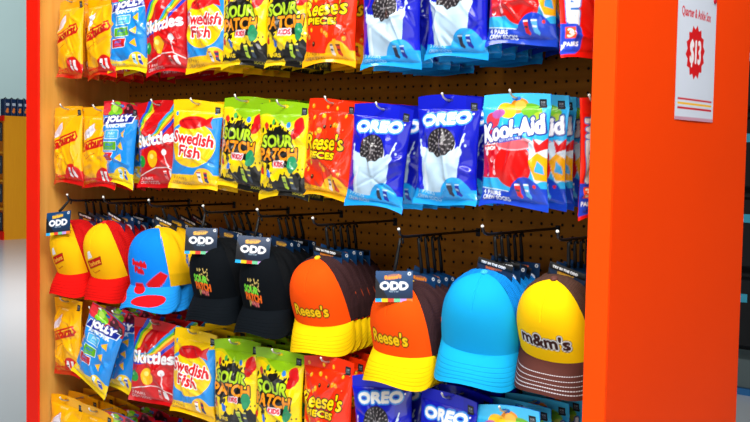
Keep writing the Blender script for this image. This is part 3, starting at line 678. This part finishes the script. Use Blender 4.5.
def make_cap(kind, name='trucker_cap', hi=True):
    c = CAPC[kind]; r = empty(name)
    THF = 52.0 if kind == 'fish' else 64.0
    A = cap_art(kind); nt_, nz = (150, 120) if hi else (70, 56)
    th, t = np.meshgrid(np.linspace(-rad(THF), rad(THF), nt_), np.linspace(0, 1, nz))
    P = crown_pt(th, t); 
    arc = np.concatenate([[0], np.cumsum(np.linalg.norm(np.diff(crown_pt(np.zeros(nz), t[:, 0]), axis=0), axis=1))])
    v = np.repeat(arc[:, None], nt_, 1); u = 4.2+P[..., 0]*1.12
    seam = np.exp(-(P[..., 0]/.05)**2)*(t > .35)
    P[..., 1] += .05*seam; P[..., 2] -= .04*seam
    dent = .12*np.exp(-((P[..., 0])/1.1)**2)*np.exp(-((t-.72)/.2)**2); P[..., 1] += dent; P[..., 2] -= dent*.4
    cols = A.sample(u, v)
    V = P.reshape(-1, 3); inner = V*np.array([.965, .965, .975])
    f = np.concatenate([grid_faces(nt_, nz), grid_faces(nt_, nz, nt_*nz, True)])
    mesh('crown_front', np.concatenate([V, inner]), f, M_cloth, r, cols=np.concatenate([cols.reshape(-1, 3)]*2))
    # netting round the sides and back
    n2, m2 = (110, 56) if hi else (60, 36)
    th, t = np.meshgrid(np.linspace(rad(THF-.5), rad(360-THF+.5), n2), np.linspace(0, 1, m2)); P = crown_pt(th, t)
    w_ = .05*np.sin(th*9+t*5)*np.sin(t*pi)+.03*np.sin(th*17-t*8)*np.sin(t*pi); P[..., 0] += w_*np.sin(th); P[..., 1] += w_
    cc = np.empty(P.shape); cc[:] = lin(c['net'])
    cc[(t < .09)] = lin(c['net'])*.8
    if kind in ('fish', 'bits'):
        for sgn in (1, -1):
            th0 = rad(102) if sgn > 0 else rad(258); t0 = .2
            d = np.hypot((th-th0)*3.2, (t-t0)*5.2); cc[(d < .48) & (d > .3)] = lin((20, 110, 210) if kind == 'fish' else (240, 90, 20))
            cc[(np.abs((th-th0)*3.2) < .07) & (d < .3)] = lin((20, 110, 210) if kind == 'fish' else (240, 90, 20))
    V = P.reshape(-1, 3); inner = V*np.array([.965, .965, .975])
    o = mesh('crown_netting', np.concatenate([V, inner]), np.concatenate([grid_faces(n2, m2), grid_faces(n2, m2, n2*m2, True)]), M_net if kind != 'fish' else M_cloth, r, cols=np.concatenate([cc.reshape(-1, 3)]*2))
    # brim
    nb, mb = (200, 100) if hi else (60, 30)
    ph, s = np.meshgrid(np.linspace(-1, 1, nb), np.linspace(0, 1, mb)); P = brim_pt(ph, s); P2 = brim_pt(ph, s)-np.array([0, -.12, .06])
    cc = np.empty(P.shape); cc[:] = lin(c['brim'])
    rows_ = [.36, .5, .63, .75, .86]
    for q in rows_:
        if kind == 'choc': 
            m_ = (np.abs(s-q) < .013) & (np.sin(ph*150) > -.75); cc[m_] = lin((206, 200, 206))
        else:
            m_ = np.exp(-((s-q)/.012)**2)*.03; P[..., 1] += m_
            cc[np.abs(s-q) < .012] = lin(c['brim'])*.78
    if kind == 'fish':
        for cxx, cyy, rx, ry, ro in ((-1.9, 1.3, 1.0, .5, 25), (1.15, 1.5, 1.35, .62, -14), (-.2, .3, .8, .45, 30)):
            q0, q1 = cos(rad(ro)), sin(rad(ro)); ux = ph*3.4-cxx; uy = s*BL-cyy; uu = ux*q0+uy*q1; vv_ = -ux*q1+uy*q0
            cc[(uu/rx)**2+(vv_/ry)**2 < 1] = lin((222, 16, 26))
    N = nb*mb; i = np.arange(nb-1); e1 = np.stack([(mb-1)*nb+i, (mb-1)*nb+i+1, N+(mb-1)*nb+i+1, N+(mb-1)*nb+i], 1)
    f = np.concatenate([grid_faces(nb, mb, 0, True), grid_faces(nb, mb, N), e1])
    mesh('brim', np.concatenate([P.reshape(-1, 3), P2.reshape(-1, 3)]), f, M_cloth, r, cols=np.concatenate([cc.reshape(-1, 3)]*2))
    g = MB(); g.ball((0, 0, CH+.02), .3, 14, 8, sq=(1, 1, .6)); o = g.build('button', mat(kind+'_button', c['btn'], .7), r, True)
    return r

def card_art(kind):
    a = Art(3.0, 2.5, (7, 12, 22), 40)
    for k in range(30): a.fill((a.y > k*.08) & (a.x+a.y*.6 > 1.2), (16, 80, 140), .03 if kind in ('bits', 'chew') else .012)  # blue sheen of reflected light painted over the black card
    lg = dict(chew=((250, 190, 40), 'Starburst'), fish=((250, 200, 40), 'Swedish'), sour=((240, 180, 60), 'Sour'), bits=((255, 150, 40), "Reese's"), drink=((250, 120, 60), 'Kool-Aid'), choc=((240, 180, 40), "m&m's"))[kind]
    a.ell(1.4, 2.02, .7, .22, lg[0], rot=8, a=.35); a.text(lg[1], 1.4, 2.02, 1.3, .3, lg[0], rot=6, bold=.03)
    a.text('ODD', 1.5, 1.3, 2.2, .6, (250, 252, 255), bold=.055); a.text('SOX', 1.5, .83, .8, .13, (180, 205, 225))
    for k, c in enumerate(((30, 170, 230), (250, 200, 20), (230, 60, 40), (110, 200, 150), (190, 150, 220), (240, 120, 40))): a.rect(.25+k*.5, .14, .51, .28, c)
    h = a.ell(2.72, 2.28, .14, .14, (235, 240, 245)); a.ell(2.72, 2.28, .07, .07, (10, 14, 20)); return a.soften(1)
CARD = {}
def make_card(kind, parent, flap):
    """dark swing card and the plastic hanger it hangs by; origin at the top of the card"""
    if kind not in CARD:
        a = card_art(kind); u, v = np.meshgrid(np.linspace(0, 1, 70), np.linspace(0, 1, 60)); W, H = 3.0, 2.5
        P = np.stack([(u-.5)*W, -.03-.07*np.sin(v*pi)+0*u, (v-1)*H], -1).reshape(-1, 3); B = P+np.array([0, .05, 0])
        CARD[kind] = (np.concatenate([P, B]), np.concatenate([grid_faces(70, 60), grid_faces(70, 60, 70*60, True)]), np.concatenate([a.sample(u*W, v*H).reshape(-1, 3), np.tile(lin((8, 9, 12)), (70*60, 1))]))
    v, f, c = CARD[kind]
    o = mesh('swing_card', v, f, M_card, parent, cols=c); o['label'] = 'dark printed swing card'
    if flap:
        a = Art(2.9, .5, (10, 10, 13), 40); a.text('TRY IN THE ODD', 1.3, .24, 2.0, .2, (225, 228, 232), bold=.015)
        u, vv = np.meshgrid(np.linspace(0, 1, 80), np.linspace(0, 1, 16))
        P = np.stack([(u-.5)*2.9, -.16-.2*vv*(1-vv)+0*u, (vv-1)*.5+.06], -1).reshape(-1, 3); B = P+np.array([0, .05, 0])
        mesh('card_flap', np.concatenate([P, B]), np.concatenate([grid_faces(80, 16), grid_faces(80, 16, 80*16, True)]), M_card, o, cols=np.concatenate([a.sample(u*2.9, vv*.5).reshape(-1, 3), np.tile(lin((8, 9, 12)), (80*16, 1))]))
    g = MB(); g.tube([(0, .2, 2.0), (0, -.05, 2.35), (0, -.3, 2.2), (0, -.22, 1.7), (0, -.05, .6), (0, 0, .0)], [.1, .1, .11, .13, .15, .15], 8)
    h = g.build('plastic_hanger', M_black, parent, True)
    return o, h

CAPLOOK = dict(chew='red trucker cap with golden front and ribbon logo', fish='bright blue cap with yellow sides and red fish', sour='black trucker cap with green and orange logo',
               bits='orange trucker cap with yellow brim and script', drink='all sky blue trucker cap', choc='yellow trucker cap with brown white-stitched brim')
#       kind   hook x  hook z  button (x, y, z)  pitch yaw roll  card place  twin
CAPS = [('chew', -22.8, -12.0, (-23.85, -10.7, -14.35), 18, -3, 0, 'front', 'left stack'),
        ('chew', -16.4, -12.0, (-18.0, -10.4, -14.14), 20, 3, 0, 'back', 'right stack'),
        ('fish', -9.0, -12.0, (-9.2, -10.4, -14.16), 6, 4, -2, 'back', ''),
        ('sour', -.9, -12.2, (-.6, -10.4, -14.75), 12, 1, -2, 'front', 'left stack'),
        ('sour', 6.4, -12.2, (6.35, -10.4, -15.1), 12, 1, 0, 'front', 'right stack'),
        ('bits', 13.2, -12.6, (12.6, -10.4, -15.54), 21, 8, -1, 'back', 'left stack'),
        ('bits', 22.6, -13.0, (22.3, -10.4, -16.85), 12, -4, 1, 'front', 'right stack'),
        ('drink', 30.6, -12.3, (30.0, -10.4, -15.3), 18, 12, 5, 'back', ''),
        ('choc', 37.0, -12.3, (36.1, -10.4, -15.24), 26, 0, 4, 'back', '')]
HI = {}; LO = {}
for ci, (kind, hx, hz, B, pit, yaw, rol, cd, twin) in enumerate(CAPS):
    hook(hx, hz, True, 'black peg hook of the %s' % (CAPLOOK[kind].split(' with')[0]+'s'+(', '+twin if twin else '')), 'black hooks of the cap row')
    R_ = Matrix.Rotation(rad(yaw), 3, 'Z') @ Matrix.Rotation(rad(pit), 3, 'X') @ Matrix.Rotation(rad(rol), 3, 'Y')
    for k in range(4 if kind == 'fish' else 5):
        if kind not in HI: HI[kind] = make_cap(kind); c = HI[kind]
        elif k == 0: c = copy_tree(HI[kind])
        elif kind not in LO: LO[kind] = make_cap(kind, hi=False); c = LO[kind]
        else: c = copy_tree(LO[kind])
        for ch in list(c.children):                      # each cap gets a card of its own
            if ch.name.startswith(('swing_card', 'plastic_hanger')):
                for q in list(ch.children): bpy.data.objects.remove(q)
                bpy.data.objects.remove(ch)
        dyk = k*(1.6 if kind == 'fish' else .95)
        top = Vector(B)+Vector((0, dyk, -.05*k))
        sc = dict(drink=1.05, choc=1.03, fish=1.03, sour=.96).get(kind, .97 if ci == 0 else 1.0)*(1-.015*k); sx = sc*(.9, .9, 1, .97, .93, .94, 1, .95, .94)[ci]; c.scale = (sx, sc, sc)
        c.location = (top-R_ @ Vector((0, 0, CH*sc)))*I; c.rotation_mode = 'XYZ'; c.rotation_euler = R_.to_euler()
        front = cd == 'front' and k == 0
        card, hg = make_card(kind, c, not front and (k == 0 or rng.random() < .35))
        hookp = None
        if front: cp = Vector((hx*.4+B[0]*.6+.1, B[1]-1.7, B[2]+1.15)); tilt = -12
        else: cp = Vector((hx*.5+top.x*.5+.3, top.y+.75, top.z+.8)); tilt = 10
        Mi = (Matrix.Translation(c.location) @ R_.to_4x4() @ Matrix.Diagonal((sx, sc, sc, 1))).inverted()
        ry = rng.uniform(-7, 7) if front else rng.uniform(2, 22)
        card.matrix_local = Mi @ (Matrix.Translation(cp*I) @ Matrix.Rotation(rad(({'chew': 22, 'bits': 32}.get(kind, 40) if front else yaw)+rng.uniform(-4, 4)), 4, 'Z') @ Matrix.Rotation(rad(tilt), 4, 'X') @ Matrix.Rotation(rad(ry), 4, 'Y'))
        hookp = Vector((hx, max(cp.y-.1, -11.2), hz-.1)); dv = hookp-cp; ln = dv.length
        q = Vector((0, 0, 1)).rotation_difference(dv.normalized()).to_matrix().to_4x4()
        hg.matrix_local = Mi @ (Matrix.Translation(cp*I) @ q @ Matrix.Diagonal((1, 1, ln/2.3, 1)))
        tag(c, '%s, %s%s' % (CAPLOOK[kind], twin and twin+', ', ORD[k]+(' one' if k == 0 else ' back')), 'cap', 'caps in the cap row')

# ------------------------------------------------------------------ things beyond: far gondola with packs on top, dark rack to the right
fg = empty('far_gondola', (-488, 282, ZF)); tag(fg, 'distant wooden gondola with a red shelf edge beyond the left panel', 'display stand')
M_far = wood_mat('amber_laminate', (244, 158, 6), (250, 168, 12), .5)
GT = 11.2
g = MB(); g.box(-1.2, 0, -20, 24, 0, GT-ZF); g.build('side_panel', M_far, fg)
g = MB(); g.box(-90, -1.2, -.5, .5, 4, GT-ZF); g.build('back_panel', M_far, fg)
g = MB(); g.box(-90, .2, -20.5, 24, GT-ZF, GT-ZF+1.0); g.build('top_shelf', M_far, fg)
g = MB(); g.box(-90, 1.0, -21.5, -20.4, GT-ZF-2.2, GT-ZF+1.0); g.build('edge_trim', M_red, fg)['label'] = 'red top edge'
g = MB(); g.box(-90, -.2, -21, 20, 0, 5); g.build('base_deck', M_red, fg)
for k in range(3):
    g = MB(); zz = 17.7+k*17; g.box(-90, -1.2, -19, -.5, zz, zz+1.2); g.build('shelf', M_far, fg)
M_navy = mat('navy_pack', (16, 44, 84), .4, .5); M_pale = mat('pale_print', (196, 206, 220), .5); M_orp = mat('orange_print', (244, 130, 40), .5)
def make_pack():
    r = empty('sock_pack')
    g = MB(); g.box(-2.6, 2.6, -1.75, 1.75, 0, 10.2, bev=.3); g.build('carton', M_navy, r)
    g = MB(); g.box(2.58, 2.66, -1.1, 1.1, 6.0, 7.6, bev=.02); g.build('label', M_pale, r)
    g = MB(); g.ball((2.55, 0, 3.9), .95, sq=(.12, 1, 1)); g.ball((2.55, -.2, 2.6), 1.0, sq=(.12, 1.2, 1)); g.build('picture', M_orp, r, True)
    g = MB(); g.tube([(0, -1, 10.1), (0, 0, 10.9), (0, 1, 10.1)], .3, 6); g.build('handle', M_black, r, True)
    return r
pk = make_pack(); 
nth = ['first', 'second', 'third', 'fourth', 'fifth', 'sixth', 'seventh', 'eighth']
for k in range(8):
    p = pk if k == 0 else copy_tree(pk); p.location = Vector((-491, 264.5+k*4.15, GT+1.0))*I
    tag(p, 'navy pack with orange picture on the far gondola, %s from its left end' % nth[k], 'pack', 'navy packs on the far gondola')
M_dk = mat('dark_pouch', (20, 30, 46), .35, .5)
def make_pouch():
    r = empty('hanging_pouch'); g = MB(); g.box(-2.6, 2.6, -.7, .7, -11, 0, bev=.5); g.build('pouch', M_dk, r)
    g = MB(); g.box(-1.6, 1.6, -.78, -.68, -6, -3); g.build('label', M_pale, r)
    g = MB(); g.tube([(0, .8, .2), (0, 0, .3), (0, -.1, -.2)], .15, 6); g.build('hook_loop', M_black, r, True); return r
po = make_pouch()
for j in range(4):
    for k in range(2):
        p = po if (j, k) == (0, 0) else copy_tree(po); p.location = Vector((-493.5-k*7, 262.2, ZF+17.6+j*17-1.2 if j < 3 else GT-3.2))*I
        tag(p, 'dark pouch in the far gondola front, %s row up, %s the end panel' % (nth[j], 'next to' if k == 0 else 'one away from'), 'pouch', 'dark pouches in the far gondola')

rk = empty('merchandise_rack', (4, 172, ZF)); tag(rk, 'dark shop rack standing behind the right end panel', 'rack')
M_dark = mat('dark_panel', (22, 24, 28), .6); M_base = mat('grey_plinth', (92, 106, 108), .5); M_blue = mat('blue_strip', (40, 110, 170), .4)
g = MB(); g.box(-34, 60, 0, 1.5, 10, 110); g.build('back_panel', M_dark, rk)
g = MB(); g.box(-34, 60, -4, 10, 1.5, 8.4, bev=.2); g.build('plinth', M_base, rk)
g = MB(); g.box(-34, 60, -5, 10, 0, 1.5); g.build('kick_strip', M_blue, rk)['label'] = 'blue strip along the foot'
g = MB(); g.box(-34, 60, -6, 1.5, 108, 110); g.build('top_rail', M_dark, rk)
M_blk = mat('black_pouch', (12, 13, 16), .35, .5); M_cy = mat('cyan_label', (60, 170, 200), .4)
def make_sleeve():
    r = empty('garment_pack'); g = MB(); g.box(-4.3, 4.3, -1.2, 1.2, -17, 0, bev=.7); g.build('sleeve', M_blk, r)
    g = MB(); g.box(-2.6, 2.6, -1.3, -1.18, -6, -4); g.build('label', M_cy, r)
    g = MB(); g.tube([(0, 0, -.1), (0, .1, .9), (0, 1.2, 1.3)], .18, 6); g.build('hook_loop', M_wire, r, True); return r
sl = make_sleeve(); first = True
for j in range(5):
    for k in range(9):
        p = sl if first else copy_tree(sl); first = False
        p.location = Vector((-24+k*9.6, 169.2, ZF+28+j*19))*I
        tag(p, 'black garment pack on the dark rack, %s row up, %s from its left' % (nth[j], ['first', 'second', 'third', 'fourth', 'fifth', 'sixth', 'seventh', 'eighth', 'ninth'][k]), 'pack', 'black packs on the dark rack')
